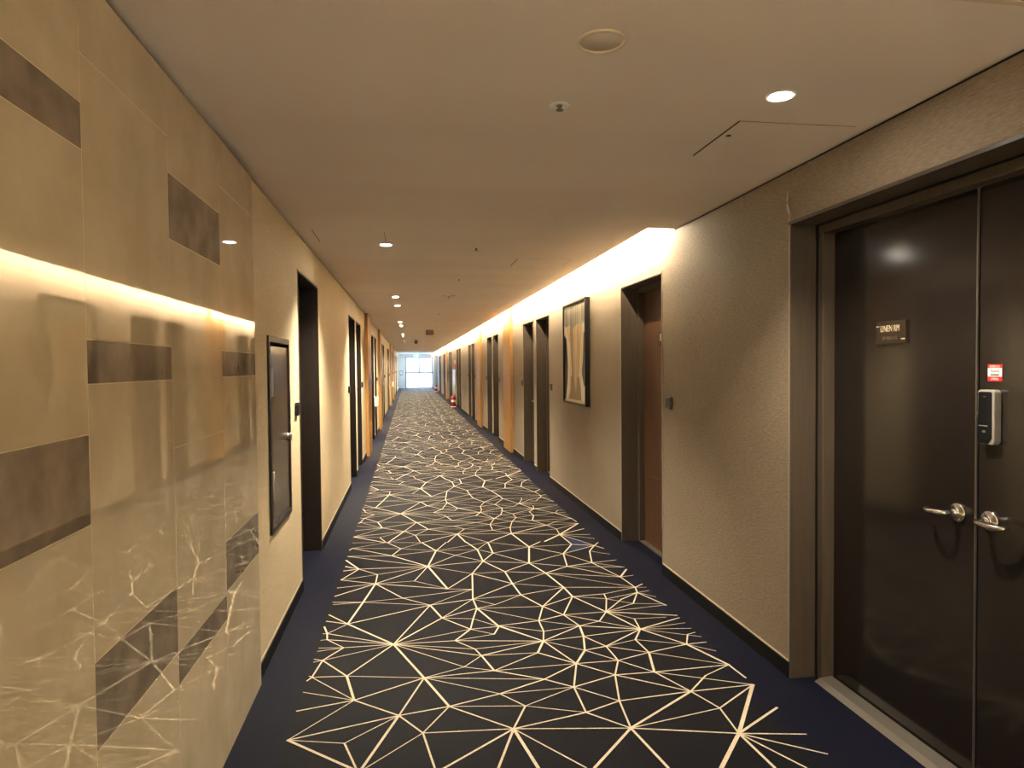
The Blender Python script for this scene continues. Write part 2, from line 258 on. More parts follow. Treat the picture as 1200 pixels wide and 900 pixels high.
# ------------------------------------------------------------------ setting: floor with its woven pattern
SEG = '''-0.537,2.938,-0.067,3.062,2 -0.537,2.938,-0.282,3.241,1 -0.537,2.938,-0.293,2.872,1 -0.537,2.938,-0.242,2.679,3 -0.293,2.872,-0.067,3.062,1 -0.293,2.872,-0.228,2.676,2 -0.067,3.062,-0.209,2.673,3 -0.067,3.062,-0.282,3.241,2 -0.067,3.062,0.056,3.416,2 -0.067,3.062,0.166,3.105,2 -0.067,3.062,0.039,2.896,2 0.039,2.896,0.166,3.105,1.5 0.039,2.896,-0.199,2.671,1 0.039,2.896,0.080,2.634,2 0.039,2.896,0.435,2.862,1.5 0.166,3.105,0.435,2.862,2 0.166,3.105,0.520,3.048,1 0.166,3.105,0.418,3.184,2 0.418,3.184,0.662,3.294,2 0.418,3.184,0.520,3.048,1.5 0.520,3.048,0.435,2.862,2 0.435,2.862,0.110,2.619,2.5 0.435,2.862,0.328,2.582,2.5 0.435,2.862,0.489,2.554,3.5 0.056,3.416,0.166,3.105,3 0.056,3.416,-0.109,3.864,3 0.056,3.416,-0.282,3.241,2 0.056,3.416,-0.340,3.504,1 0.056,3.416,0.422,3.434,1.5 0.056,3.416,0.269,3.504,1 0.269,3.504,0.375,3.627,1 0.056,3.416,0.662,3.294,1 0.056,3.416,0.418,3.184,1 0.422,3.434,0.662,3.294,2 0.422,3.434,0.375,3.627,2.5 0.422,3.434,0.689,3.609,1.5 -0.109,3.864,0.269,3.504,1 0.269,3.504,0.422,3.434,1 -0.109,3.864,0.375,3.627,1.5 0.375,3.627,0.689,3.609,1 -0.340,3.504,-0.282,3.241,3 -0.340,3.504,-0.109,3.864,2 -0.340,3.504,-0.488,3.718,2 -0.340,3.504,-0.518,3.522,1.5 -0.518,3.522,-0.488,3.718,2 -0.518,3.522,-0.282,3.241,1 -0.518,3.522,-0.537,3.485,2 -0.518,3.522,-0.533,3.538,1.5 -0.282,3.241,-0.537,3.365,1 -0.282,3.241,-0.539,3.183,2 -0.488,3.718,-0.109,3.864,1 -0.488,3.718,-0.536,3.741,1 -0.488,3.718,-0.534,3.704,1 0.435,2.862,0.945,2.780,1.5 0.945,2.780,0.786,2.942,2 0.786,2.942,0.790,3.188,2 0.435,2.862,0.786,2.942,2 0.520,3.048,0.786,2.942,1 0.418,3.184,0.790,3.188,1 0.520,3.048,0.790,3.188,1 0.867,3.440,0.790,3.188,2 0.662,3.294,0.867,3.440,2 0.662,3.294,0.790,3.188,2 0.422,3.434,0.867,3.440,1 0.689,3.609,0.867,3.440,2 0.955,3.594,0.867,3.440,3 0.867,3.440,1.099,3.438,1.5 0.867,3.440,1.031,3.278,2 1.099,3.438,1.031,3.278,2 1.099,3.438,1.298,3.505,1.5 1.099,3.438,1.242,3.274,1.5 1.031,3.278,0.790,3.188,2 1.031,3.278,0.970,3.018,2 1.031,3.278,1.242,3.274,2 1.031,3.278,1.342,3.047,2 0.970,3.018,0.790,3.188,1.5 0.970,3.018,0.786,2.942,2 0.970,3.018,0.945,2.780,2 0.970,3.018,1.342,3.047,2 1.242,3.274,1.298,3.505,3 1.242,3.274,1.342,3.047,2 1.242,3.274,1.660,3.286,2 1.242,3.274,1.674,3.059,1.5 1.298,3.505,1.660,3.286,1 1.660,3.286,1.675,3.132,2.5 1.660,3.286,1.487,3.192,1.5 1.487,3.192,1.342,3.047,2 1.342,3.047,1.674,3.059,2 1.342,3.047,0.945,2.780,3 1.342,3.047,1.408,2.874,2 1.408,2.874,0.945,2.780,1.5 1.408,2.874,1.674,3.059,2 1.408,2.874,1.391,2.660,2 1.674,3.059,1.391,2.660,4 1.391,2.660,1.671,2.833,3 1.391,2.660,1.672,2.606,2 1.391,2.660,1.671,2.457,2 1.391,2.660,1.532,2.386,2 1.391,2.660,1.410,2.407,3 1.391,2.660,1.203,2.442,4 0.945,2.780,1.391,2.660,2 0.945,2.780,0.708,2.526,3 0.945,2.780,0.996,2.477,3 0.435,2.862,0.675,2.532,1.5 -0.399,4.224,-0.330,4.601,3 -0.330,4.601,-0.266,4.981,3 -0.266,4.981,-0.261,5.202,2 -0.261,5.202,0.129,5.342,1 -0.261,5.202,-0.414,5.369,1.5 -0.414,5.369,0.129,5.342,2 -0.414,5.369,-0.526,5.464,1.5 -0.414,5.369,-0.529,5.347,1.5 -0.414,5.369,-0.528,5.116,2 -0.528,5.116,-0.261,5.202,1 -0.528,5.116,-0.266,4.981,1.5 -0.266,4.981,0.129,5.342,2 -0.266,4.981,-0.536,4.935,1.5 -0.266,4.981,-0.534,4.757,2 -0.266,4.981,0.019,4.993,1 0.019,4.993,0.129,5.342,1.5 0.019,4.993,0.254,4.770,1 -0.266,4.981,0.254,4.770,2 -0.266,4.981,-0.063,4.633,2 0.129,5.342,0.254,4.770,3.5 0.129,5.342,0.462,5.092,1 0.254,4.770,0.462,5.092,2 0.254,4.770,0.428,4.730,1 0.462,5.092,0.413,4.528,2.5 0.462,5.092,0.731,4.802,2 0.462,5.092,0.717,5.095,1 0.413,4.528,0.423,4.349,2.5 0.413,4.528,0.731,4.802,2 0.413,4.528,0.752,4.552,1 0.413,4.528,0.119,4.463,2 0.413,4.528,0.187,4.220,1.5 0.413,4.528,0.552,4.395,1 0.119,4.463,-0.063,4.633,1.5 0.119,4.463,0.187,4.220,3 0.119,4.463,-0.109,3.864,2 0.119,4.463,-0.399,4.224,2 0.119,4.463,-0.330,4.601,1 0.119,4.463,0.428,4.730,1 -0.063,4.633,-0.330,4.601,1 -0.330,4.601,-0.534,4.638,1.5 -0.330,4.601,-0.528,4.591,1 -0.063,4.633,0.428,4.730,1.5 0.423,4.349,0.187,4.220,2 0.423,4.349,0.526,4.019,3 0.423,4.349,0.381,4.170,2 0.381,4.170,0.349,4.007,2 0.423,4.349,0.858,4.305,1 0.423,4.349,0.552,4.395,1 0.552,4.395,0.752,4.552,1 0.187,4.220,-0.109,3.864,2.5 0.187,4.220,0.349,4.007,2 0.187,4.220,0.381,4.170,1 0.381,4.170,0.526,4.019,1 0.349,4.007,0.245,3.853,2.5 0.349,4.007,-0.109,3.864,1 0.349,4.007,0.526,4.019,1.5 0.349,4.007,0.481,3.906,1 0.245,3.853,-0.109,3.864,1.5 0.245,3.853,0.751,3.758,1.5 0.245,3.853,0.348,3.719,1.5 0.348,3.719,0.375,3.627,1.5 0.348,3.719,-0.109,3.864,1 0.348,3.719,0.751,3.758,1 0.245,3.853,0.481,3.906,1 0.526,4.019,0.481,3.906,2 0.526,4.019,0.751,3.758,2 -0.109,3.864,-0.399,4.224,3 0.375,3.627,0.751,3.758,2 -0.109,3.864,-0.390,3.867,1.5 -0.390,3.867,-0.488,3.718,2 -0.390,3.867,-0.497,3.999,1.5 -0.508,4.092,-0.497,3.999,2 -0.508,4.092,-0.538,4.204,2.5 -0.508,4.092,-0.532,4.093,1.5 -0.508,4.092,-0.399,4.224,1 -0.508,4.092,-0.109,3.864,1.5 -0.497,3.999,-0.109,3.864,1.5 -0.497,3.999,-0.534,3.997,1 -0.390,3.867,-0.530,3.887,1 -0.390,3.867,-0.532,3.842,1 -0.399,4.224,-0.534,4.405,2 -0.399,4.224,-0.536,4.294,2 0.717,5.095,0.731,4.802,2.5 0.731,4.802,0.752,4.552,2.5 0.752,4.552,0.858,4.305,2.5 0.717,5.095,1.022,5.002,1.5 1.022,5.002,1.225,5.138,2 1.022,5.002,1.082,4.653,3 1.022,5.002,1.557,4.805,1.5 1.022,5.002,1.588,4.560,1 1.022,5.002,0.731,4.802,1 0.731,4.802,1.082,4.653,1 0.752,4.552,1.082,4.653,1.5 0.858,4.305,1.082,4.653,2 0.858,4.305,1.099,4.456,1.5 0.858,4.305,0.784,4.065,2 0.858,4.305,0.960,4.135,2 1.082,4.653,1.099,4.456,3 1.082,4.653,1.588,4.560,1.5 1.099,4.456,1.243,4.137,2.5 1.099,4.456,0.960,4.135,2 1.099,4.456,1.328,4.467,1.5 1.099,4.456,1.315,4.368,1 1.328,4.467,1.315,4.368,2 1.315,4.368,1.243,4.137,2 1.328,4.467,1.588,4.560,1 1.315,4.368,1.565,4.453,1 1.315,4.368,1.466,4.251,1 1.243,4.137,1.413,4.342,2 1.413,4.342,1.565,4.453,2 1.243,4.137,1.466,4.251,1.5 1.466,4.251,1.565,4.453,2 1.243,4.137,0.960,4.135,1.5 1.243,4.137,1.156,3.992,2 1.156,3.992,1.015,3.942,1.5 1.156,3.992,0.960,4.135,1 1.243,4.137,1.363,3.827,2.5 1.243,4.137,1.669,3.997,2.5 1.243,4.137,1.383,3.991,1 1.383,3.991,1.589,3.981,1 1.383,3.991,1.363,3.827,2 1.243,4.137,1.672,4.187,1 1.565,4.453,1.588,4.560,2.5 1.588,4.560,1.557,4.805,2 1.588,4.560,1.663,4.622,2.5 1.588,4.560,1.666,4.546,1 1.565,4.453,1.669,4.180,2.5 1.565,4.453,1.662,4.477,1 1.565,4.453,1.663,4.345,1 1.466,4.251,1.647,4.211,1 1.225,5.138,1.658,5.039,1.5 1.225,5.138,1.557,4.805,2 0.960,4.135,0.784,4.065,2 0.960,4.135,1.015,3.942,2 0.960,4.135,1.363,3.827,1 0.784,4.065,0.781,3.897,2 0.781,3.897,0.751,3.758,2 0.784,4.065,1.015,3.942,1 0.784,4.065,0.527,4.030,1.5 0.784,4.065,0.423,4.349,1 0.527,4.030,0.526,4.019,2 0.527,4.030,0.751,3.758,2 0.527,4.030,0.781,3.897,1 0.781,3.897,1.015,3.942,1 0.751,3.758,1.015,3.942,2 0.751,3.758,0.998,3.783,1 0.751,3.758,0.955,3.594,1 0.751,3.758,0.867,3.440,2 0.751,3.758,0.689,3.609,3 1.015,3.942,0.998,3.783,3 0.998,3.783,0.955,3.594,2.5 0.998,3.783,1.088,3.625,2 0.998,3.783,1.363,3.827,1.5 1.015,3.942,1.363,3.827,2 0.955,3.594,1.088,3.625,2 0.955,3.594,1.099,3.438,1.5 1.088,3.625,1.363,3.827,2 1.088,3.625,1.282,3.683,1 1.088,3.625,1.099,3.438,2 1.088,3.625,1.298,3.505,1.5 1.282,3.683,1.363,3.827,2.5 1.282,3.683,1.298,3.505,2 1.282,3.683,1.548,3.571,1 1.298,3.505,1.548,3.571,2 1.363,3.827,1.548,3.571,2.5 1.363,3.827,1.666,3.957,2.5 1.363,3.827,1.669,3.873,1 1.363,3.827,1.669,3.784,1 1.363,3.827,1.675,3.657,1 1.548,3.571,1.612,3.703,2 1.612,3.703,1.667,3.723,1.5 1.548,3.571,1.670,3.580,2 1.548,3.571,1.671,3.458,1 1.548,3.571,1.660,3.286,3.5 0.129,5.342,0.212,5.787,3 0.212,5.787,0.096,6.076,3 0.096,6.076,0.036,6.367,2 0.036,6.367,0.160,6.578,1.5 0.036,6.367,-0.221,6.147,1 0.160,6.578,0.048,6.881,2.5 0.048,6.881,-0.108,7.326,2.5 -0.108,7.326,-0.334,6.942,2 -0.334,6.942,-0.282,6.709,2.5 -0.334,6.942,-0.492,7.188,1.5 -0.492,7.188,-0.394,7.343,2.5 -0.492,7.188,-0.524,6.958,3 -0.282,6.709,-0.066,6.540,1 -0.282,6.709,0.048,6.881,1 -0.282,6.709,-0.521,6.415,1 -0.066,6.540,0.048,6.881,2 -0.066,6.540,-0.221,6.147,2.5 -0.066,6.540,-0.521,6.415,1 -0.066,6.540,0.036,6.367,1 -0.066,6.540,0.160,6.578,1 -0.221,6.147,-0.292,6.330,2.5 -0.221,6.147,-0.091,5.910,2 -0.221,6.147,-0.521,6.415,2 -0.221,6.147,-0.516,6.001,1 -0.221,6.147,0.096,6.076,1 -0.221,6.147,-0.531,6.190,1 -0.091,5.910,-0.165,5.703,2 -0.091,5.910,0.096,6.076,1 -0.091,5.910,-0.516,6.001,1 -0.091,5.910,0.212,5.787,1 -0.165,5.703,0.129,5.342,3 -0.165,5.703,-0.516,6.001,2 -0.165,5.703,-0.534,5.749,2 -0.165,5.703,0.212,5.787,1.5 0.129,5.342,-0.534,5.749,1.5 0.129,5.342,0.370,5.616,1.5 0.129,5.342,0.580,5.402,2 0.370,5.616,0.212,5.787,1.5 0.370,5.616,0.569,5.760,1.5 0.370,5.616,0.580,5.402,1.5 0.212,5.787,0.434,6.357,2 0.212,5.787,0.569,5.760,1 0.212,5.787,0.688,5.984,1 0.434,6.357,0.096,6.076,2 0.434,6.357,0.503,6.531,2.5 0.434,6.357,0.497,6.010,3 0.497,6.010,0.569,5.760,3 0.434,6.357,0.688,5.984,1 0.434,6.357,0.936,6.284,1 0.434,6.357,0.160,6.578,1 0.569,5.760,0.688,5.984,1.5 0.569,5.760,0.580,5.402,3 0.569,5.760,0.690,5.623,1.5 0.688,5.984,0.690,5.623,3 0.688,5.984,0.936,6.284,2 0.690,5.623,0.580,5.402,2.5 0.690,5.623,1.029,5.759,1.5 0.580,5.402,0.462,5.092,2 0.580,5.402,0.717,5.095,2.5 0.580,5.402,0.942,5.281,1.5 -0.516,6.001,-0.538,5.944,2 -0.414,5.369,-0.537,5.634,3 -0.414,5.369,-0.527,5.456,1 -0.414,5.369,-0.531,5.333,1 0.845,6.903,0.782,6.655,2.5 0.782,6.655,0.782,6.458,2.5 0.845,6.903,1.000,7.364,2.5 0.763,7.288,0.692,7.105,2 0.763,7.288,0.816,7.705,2.5 0.763,7.288,0.845,6.903,1.5 0.782,6.655,0.434,6.357,1 0.782,6.655,0.048,6.881,1 0.782,6.458,0.936,6.284,1.5 -0.108,7.326,-0.394,7.702,1.5 -0.394,7.702,-0.351,7.940,2.5 -0.108,7.326,0.085,7.852,1.5 0.345,7.197,0.413,6.937,2 -0.108,7.326,0.763,7.288,1 0.048,6.881,0.845,6.903,1 0.413,6.937,-0.108,7.326,1 0.413,6.937,0.845,6.903,1 0.160,6.578,0.782,6.655,1 0.158,7.838,0.351,7.494,1.5 0.240,7.336,0.351,7.494,2 0.447,7.779,0.519,7.502,2 0.936,6.284,1.029,5.759,3 1.029,5.759,0.942,5.281,3.5 1.029,5.759,1.387,6.173,2.5 1.029,5.759,1.418,5.770,1.5 1.029,5.759,1.277,5.493,2 1.029,5.759,0.688,5.984,1 0.942,5.281,1.277,5.493,1.5 0.942,5.281,0.717,5.095,2 0.942,5.281,1.022,5.002,2.5 0.942,5.281,1.225,5.138,1.5 0.942,5.281,0.690,5.623,1.5 1.387,6.173,1.418,5.770,3 1.418,5.770,1.277,5.493,3 1.418,5.770,1.605,5.692,3 1.277,5.493,1.225,5.138,2.5 1.277,5.493,1.445,5.196,2 1.277,5.493,1.605,5.692,2 1.225,5.138,1.445,5.196,2.5 1.445,5.196,1.517,5.530,2.5 1.517,5.530,1.605,5.692,2.5 1.605,5.692,1.668,5.786,2.5 1.605,5.692,1.660,5.588,2.5 1.445,5.196,1.661,5.235,2 1.445,5.196,1.662,5.035,1.5 1.445,5.196,1.557,4.805,2 1.517,5.530,1.661,5.406,1 1.557,4.805,1.662,4.978,3.5 1.557,4.805,1.666,4.826,1.5 1.387,6.173,1.418,6.379,2.5 1.418,6.379,1.322,6.563,2.5 1.322,6.563,1.243,6.788,2.5 1.243,6.788,1.295,7.024,2.5 1.295,7.024,1.289,7.224,2.5 1.289,7.224,1.346,7.295,2.5 1.322,6.563,0.936,6.284,2 1.387,6.173,1.663,6.551,2 1.663,6.551,1.664,6.764,2.5 1.664,6.764,1.543,7.053,2 1.387,6.173,1.665,6.351,2 1.387,6.173,1.666,6.113,2 1.387,6.173,1.679,5.980,1.5 1.387,6.173,1.605,5.692,1.5 0.936,6.284,1.387,6.173,1 0.936,6.284,1.663,6.551,1 1.322,6.563,1.663,6.551,1 0.936,6.284,0.971,6.518,2.5 0.971,6.518,1.082,6.915,2.5 1.082,6.915,1.086,7.105,2 1.086,7.105,0.996,7.323,2 1.082,6.915,1.243,6.788,1 0.996,7.323,0.874,6.919,2'''
T = 3.47; Y0 = 2.636; SH = .170
def clip(x0, y0, x1, y1, a, b):
    y0 += SH*x0; y1 += SH*x1          # the repeat joint runs slightly askew
    if y0 > y1: x0, y0, x1, y1 = x1, y1, x0, y0
    if y1 <= a or y0 >= b: return None
    if y0 < a: x0 = x0 + (x1-x0)*(a-y0)/(y1-y0); y0 = a
    if y1 > b: x1 = x0 + (x1-x0)*(b-y0)/(y1-y0); y1 = b
    return x0, y0-SH*x0, x1, y1-SH*x1
mb = MB()
FX0, FX1 = -.555, 1.60
x_l, x_r = L-.3, R+.35
for a, b, k in ((x_l, FX0, 'navy'), (FX0, FX1, 'charcoal'), (FX1, x_r, 'navy')):
    mb.face([(a, BACK-.1, 0), (b, BACK-.1, 0), (b, END, 0), (a, END, 0)], k)
mb.face([(L, BACK, .004), (R, BACK, .004), (R, -.6, .004), (L, -.6, .004)], 'white')  # added pale floor behind the viewer, bounces light up to the ceiling
mb.face([(x_l, BACK-.1, -.1), (x_l, END, -.1), (x_r, END, -.1), (x_r, BACK-.1, -.1)], 'navy')
nseg = 0
for t in SEG.split():
    x0, y0, x1, y1, w = map(float, t.split(','))
    full = math.hypot(x1-x0, y1-y0)
    hw = {1: .0026, 1.5: .0034, 2: .0043, 2.5: .0052, 3: .0062, 3.5: .0072, 4: .0088}[w]
    c = clip(x0, y0, x1, y1, Y0, Y0+T)
    if not c: continue
    ax, ay, bx, by = c; d = Vector((bx-ax, by-ay)); ln = d.length
    if ln < 1e-4: continue
    d /= ln; n = Vector((-d.y, d.x))*hw; e = d*hw*.6
    for k in range(-2, 14):
        oy = k*T
        if by+oy > END or ay+oy < -.6: continue
        z = .0012 + nseg*1e-6
        mb.face([(ax-e.x+n.x, ay-e.y+n.y+oy, z), (ax-e.x-n.x, ay-e.y-n.y+oy, z), (bx+e.x-n.x, by+e.y-n.y+oy, z), (bx+e.x+n.x, by+e.y+n.y+oy, z)], 'line')
    nseg += 1
for tri in ([(1.412, 6.049), (1.42, 5.79), (1.592, 5.72)], [(1.41, 5.739), (1.578, 5.671), (1.339, 5.564)]):
    mb.face([(x, y, .0006) for x, y in tri], 'accent')
bmf = mb.bm
me = bpy.data.meshes.new('floor')
for f in bmf.faces:
    f.normal_update()
    if f.normal.z < 0 and f.verts[0].co.z > -.05: f.normal_flip()
bmf.to_mesh(me); bmf.free()
for k in mb.mats: me.materials.append(M[k])
floor = bpy.data.objects.new('floor', me); COL.objects.link(floor)
tag(floor, 'dark navy carpet with cream web of lines running down the corridor', 'carpet floor', kind='structure')

# ------------------------------------------------------------------ ceiling (with light cove along the right wall)
mb = MB()
mb.box(L-.3, R+.3, BACK-.1, COVE0, C, C+.30, 'ceiling')
mb.box(L-.3, LIP, COVE0, END+.1, C, C+.035, 'ceiling')
mb.box(L-.3, R+.3, COVE0, END+.1, C+.26, C+.30, 'ceiling')        # roof of the cove
mb.box(L-.3, 1.42, COVE0, END+.1, C+.035, C+.26, 'ceiling')        # back of the cove
mb.build('ceiling'); tag(bpy.data.objects['ceiling'], 'greyish beige ceiling with a glowing cove along the right wall', 'ceiling', kind='structure')
mb = MB(); mb.box(.9, R, 1.585, 1.605, C-.006, C+.01, 'cream')
tag(mb.build('trim_1'), 'thin pale joint strip across the ceiling at upper right', 'trim', kind='structure')

# ------------------------------------------------------------------ walls
def wall(name, face, sgn, y0, y1, opens, top, k='wallpaper', thick=.26, head=DOORTOP):
    """wall whose room face is x=face and whose body goes to face+sgn*thick; opens = (y0, y1, z0, z1)"""
    mb = MB(); b = face + sgn*thick; y = y0
    for (a, c, z0, z1) in sorted(opens):
        mb.box(face, b, y, a, 0, top, k)
        if z0 > 0: mb.box(face, b, a, c, 0, z0, k)
        mb.box(face, b, a, c, z1, top, k)
        y = c
    mb.box(face, b, y, y1, 0, top, k)
    return mb.build(name)
ro = [(a, b, 0, DOORTOP) for a, b in ropen]
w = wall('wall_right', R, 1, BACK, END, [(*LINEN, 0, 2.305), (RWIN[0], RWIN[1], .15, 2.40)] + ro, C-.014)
tag(w, 'right corridor wall in tan woven wallpaper', 'wall', kind='structure')
lo = [(a, b, 0, DOORTOP) for a, b in lopen] + [(LWIN[0], LWIN[1], .15, 2.40), (CABY[0]+.03, CABY[1]-.03, CABZ[0]+.03, CABZ[1]-.03)]
w = wall('wall_left', L, -1, 3.44, END, lo, C-.012, 'litpaper')
tag(w, 'left corridor wall in tan woven wallpaper with its light painted in', 'wall', kind='structure')
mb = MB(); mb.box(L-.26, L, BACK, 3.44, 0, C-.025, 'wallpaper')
w = mb.build('wall_left_rear'); tag(w, 'left wall carrying the polished stone cladding', 'wall', kind='structure')
mb = MB(); mb.box(L-.3, R+.3, BACK-.2, BACK, 0, C, 'white')
tag(mb.build('wall_back'), 'corridor wall behind the viewer', 'wall', kind='structure')
# upper right wall inside the cove and black strips painting the shade in gaps under the ceiling
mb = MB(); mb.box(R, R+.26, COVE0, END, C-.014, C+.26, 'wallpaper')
tag(mb.build('wall_right_upper'), 'upper band of the right wall lit inside the cove', 'wall', kind='structure')
mb = MB(); mb.box(R+.012, R+.26, BACK, COVE0, C-.014, C, 'black')
tag(mb.build('trim_2'), 'black strip painted as shade in the gap between ceiling and right wall', 'trim', kind='structure')
mb = MB(); mb.box(L-.26, L-.014, 3.44, END, C-.012, C, 'black'); mb.box(L-.26, L-.005, BACK, 3.44, C-.025, C, 'black')
tag(mb.build('trim_3'), 'black strip painted as shade in the gap between ceiling and left wall', 'trim', kind='structure')

# baseboards: black skirting, cream top edge
def baseboard(name, face, sgn, y0, y1, opens, label):
    mb = MB(); y = y0; f = face - sgn*.008
    spans = []
    for a, b in sorted(opens): spans.append((y, a)); y = b
    spans.append((y, y1))
    for a, b in spans:
        if b - a < .02: continue
        mb.box(f, face, a, b, 0, .080, 'black'); mb.box(face - sgn*.003, face, a, b, .080, .090, 'cream')
    o = mb.build(name); tag(o, label, 'baseboard', kind='structure')
pil_r = [(12.15+5.22*k, 13.05+5.22*k) for k in (0, 1, 4)]
pil_l = [(12.20+5.2*k, 13.20+5.2*k) for k in (0, 1, 3, 4)]
baseboard('baseboard_right', R, 1, BACK, END, [LINEN]+ropen+pil_r, 'black skirting with cream edge along right wall')
baseboard('baseboard_left', L, -1, 3.50, END, lopen+pil_l, 'black skirting with cream edge along left wall')

# ------------------------------------------------------------------ end wall and windows
WX0, WX1, WZ1 = -.28, 1.80, 2.35
mb = MB()
mb.box(L-.3, WX0, END, END+.2, 0, C, 'plaster'); mb.box(WX1, R+.3, END, END+.2, 0, C, 'plaster'); mb.box(WX0, WX1, END, END+.2, WZ1, C, 'plaster')
tag(mb.build('wall_end'), 'pale end wall around the bright window', 'wall', kind='structure')
win = empty('window_1', ((WX0+WX1)/2, END, 0)); tag(win, 'bright floor to ceiling window closing the far end of corridor', 'window', kind='structure')
mb = MB(); hw = (WX1-WX0)/2
for x in (-hw, hw-.09): mb.box(x, x+.09, .02, .12, 0, WZ1, 'alu')
mb.box(-hw, hw, .02, .12, WZ1-.06, WZ1, 'alu'); mb.box(-hw, hw, .02, .12, 0, .05, 'alu')
mb.box(-hw, hw, .02, .12, 1.14, 1.24, 'alu'); mb.box(-.06, .06, .02, .12, 1.2, WZ1, 'alu'); mb.box(-.012, .012, .03, .11, 0, 1.2, 'alu')
for x in (-.72, .76): mb.box(x-.008, x+.008, .04, .10, 0, 1.18, 'alu')
mb.build('window_frame', win)
for x0, x1, z0, z1 in ((-hw+.05, -.03, 1.22, WZ1-.05), (.03, hw-.05, 1.22, WZ1-.05), (-hw+.05, -.01, .04, 1.17), (.01, hw-.05, .04, 1.17)):
    mb = MB(); mb.box(x0, x1, .065, .072, z0, z1, 'glass'); mb.build('window_pane', win)
def added_side_window(name, face, sgn, rng, label):
    r = empty(name, (face, sum(rng)/2, .15)); tag(r, label, 'window', kind='structure')
    mb = MB(); h = (rng[1]-rng[0])/2; n = 4; x0, x1 = sgn*.12, sgn*.18
    for i in range(n+1):
        y = -h + i*(2*h-.06)/n; mb.box(x0, x1, y, y+.06, 0, 2.25, 'alu')
    mb.box(x0, x1, -h, h, 0, .06, 'alu'); mb.box(x0, x1, -h, h, 2.19, 2.25, 'alu'); mb.build('window_frame', r)
    mb = MB(); mb.box(sgn*.146, sgn*.152, -h+.04, h-.04, .04, 2.2, 'glass'); mb.build('window_pane', r)
added_side_window('added_window_2', L, -1, LWIN, 'added side window in the left wall bringing daylight to the end of the corridor')
added_side_window('added_window_3', R, 1, RWIN, 'added side window in the right wall bringing daylight to the end of the corridor')

# ------------------------------------------------------------------ polished stone cladding on the near left wall
mb = MB()
cols = [(-3.2, -2.36), (-2.36, -1.775), (-1.775, -1.19), (-1.19, -.605), (-.605, -.02), (-.02, .56), (.56, 1.145), (1.145, 1.728), (1.728, 2.305), (2.305, 2.893), (2.893, 3.49)]
TOP = 2.551
lay = {7: [(0, 1.228, 0), (1.228, 1.446, 1), (1.446, 2.122, 0), (2.122, 2.234, 1), (2.234, TOP, 0)],
       8: [(0, .672, 0), (.672, .891, 1), (.891, 1.566, 0), (1.566, 1.674, 1), (1.674, 2.352, 0), (2.352, TOP, 0)],
       9: [(0, .560, 0), (.560, .665, 1), (.665, 1.343, 0), (1.343, 2.022, 0), (2.022, 2.237, 1), (2.237, TOP, 0)],
       10: [(0, .672, 0), (.672, .882, 1), (.882, 1.566, 0), (1.566, 1.676, 1), (1.676, 2.352, 0), (2.352, TOP, 0)]}
for i, (a, b) in enumerate(cols):
    g = .0016
    for z0, z1, dk in lay[7 + (i-7) % 4]:
        mb.box(P-.008, P, a+g, b-g, z0+(g if z0 else .0), z1-g, 'darkstone' if dk else 'stone')
mb.box(L, P-.0006, BACK, 3.4885, 0, TOP, 'grout')
o = mb.build('stone_wall_cladding')
tag(o, 'polished beige stone tile cladding with brown strips on the near left wall', 'wall cladding')

# ------------------------------------------------------------------ doors
def lever(mb, x0, yr, z, sx, sy, k='chrome', arm=.115):
    """rosette on plane x0 facing sx, lever reaching sy along y and curling back to the leaf"""
    rot = Matrix.Translation((x0, yr, z)) @ Matrix.Rotation(sx*math.pi/2, 4, 'Y')
    mb.lathe([(0, 0), (.037, 0), (.037, .006), (.033, .010), (.017, .012), (.015, .020), (.013, .026), (0, .026)], rot, k, 28)
    pts = [(x0+sx*.010, yr, z), (x0+sx*.045, yr, z), (x0+sx*.062, yr+sy*.004, z), (x0+sx*.073, yr+sy*.016, z), (x0+sx*.075, yr+sy*.035, z),
           (x0+sx*.073, yr+sy*.06, z-.002), (x0+sx*.067, yr+sy*.085, z-.003), (x0+sx*.056, yr+sy*.105, z-.002), (x0+sx*.040, yr+sy*arm, z+.001)]
    mb.tube(pts, [.0105, .0105, .0108, .011, .0108, .0104, .010, .0092, .0066], k, 12)
def glyphs(mb, fx, y0, y1, z0, z1, k, n, seed, eps=.0006):
    """unreadable small print as a run of strokes on plane x=fx"""
    r = random.Random(seed); w = (y1-y0)/n
    for i in range(n):
        a = y0 + i*w
        for q in range(2):
            u = a + w*(.10+.45*q); mb.box(fx, fx+eps, u, u+w*.18, z0+(z1-z0)*r.choice((0, .2)), z1-(z1-z0)*r.choice((0, .25)), k)
        zz = z0 + (z1-z0)*r.choice((.1, .45, .8)); mb.box(fx, fx+eps, a+w*.1, a+w*.7, zz, zz+(z1-z0)*.16, k)
DW = .20     # leaf set back
cache = {}
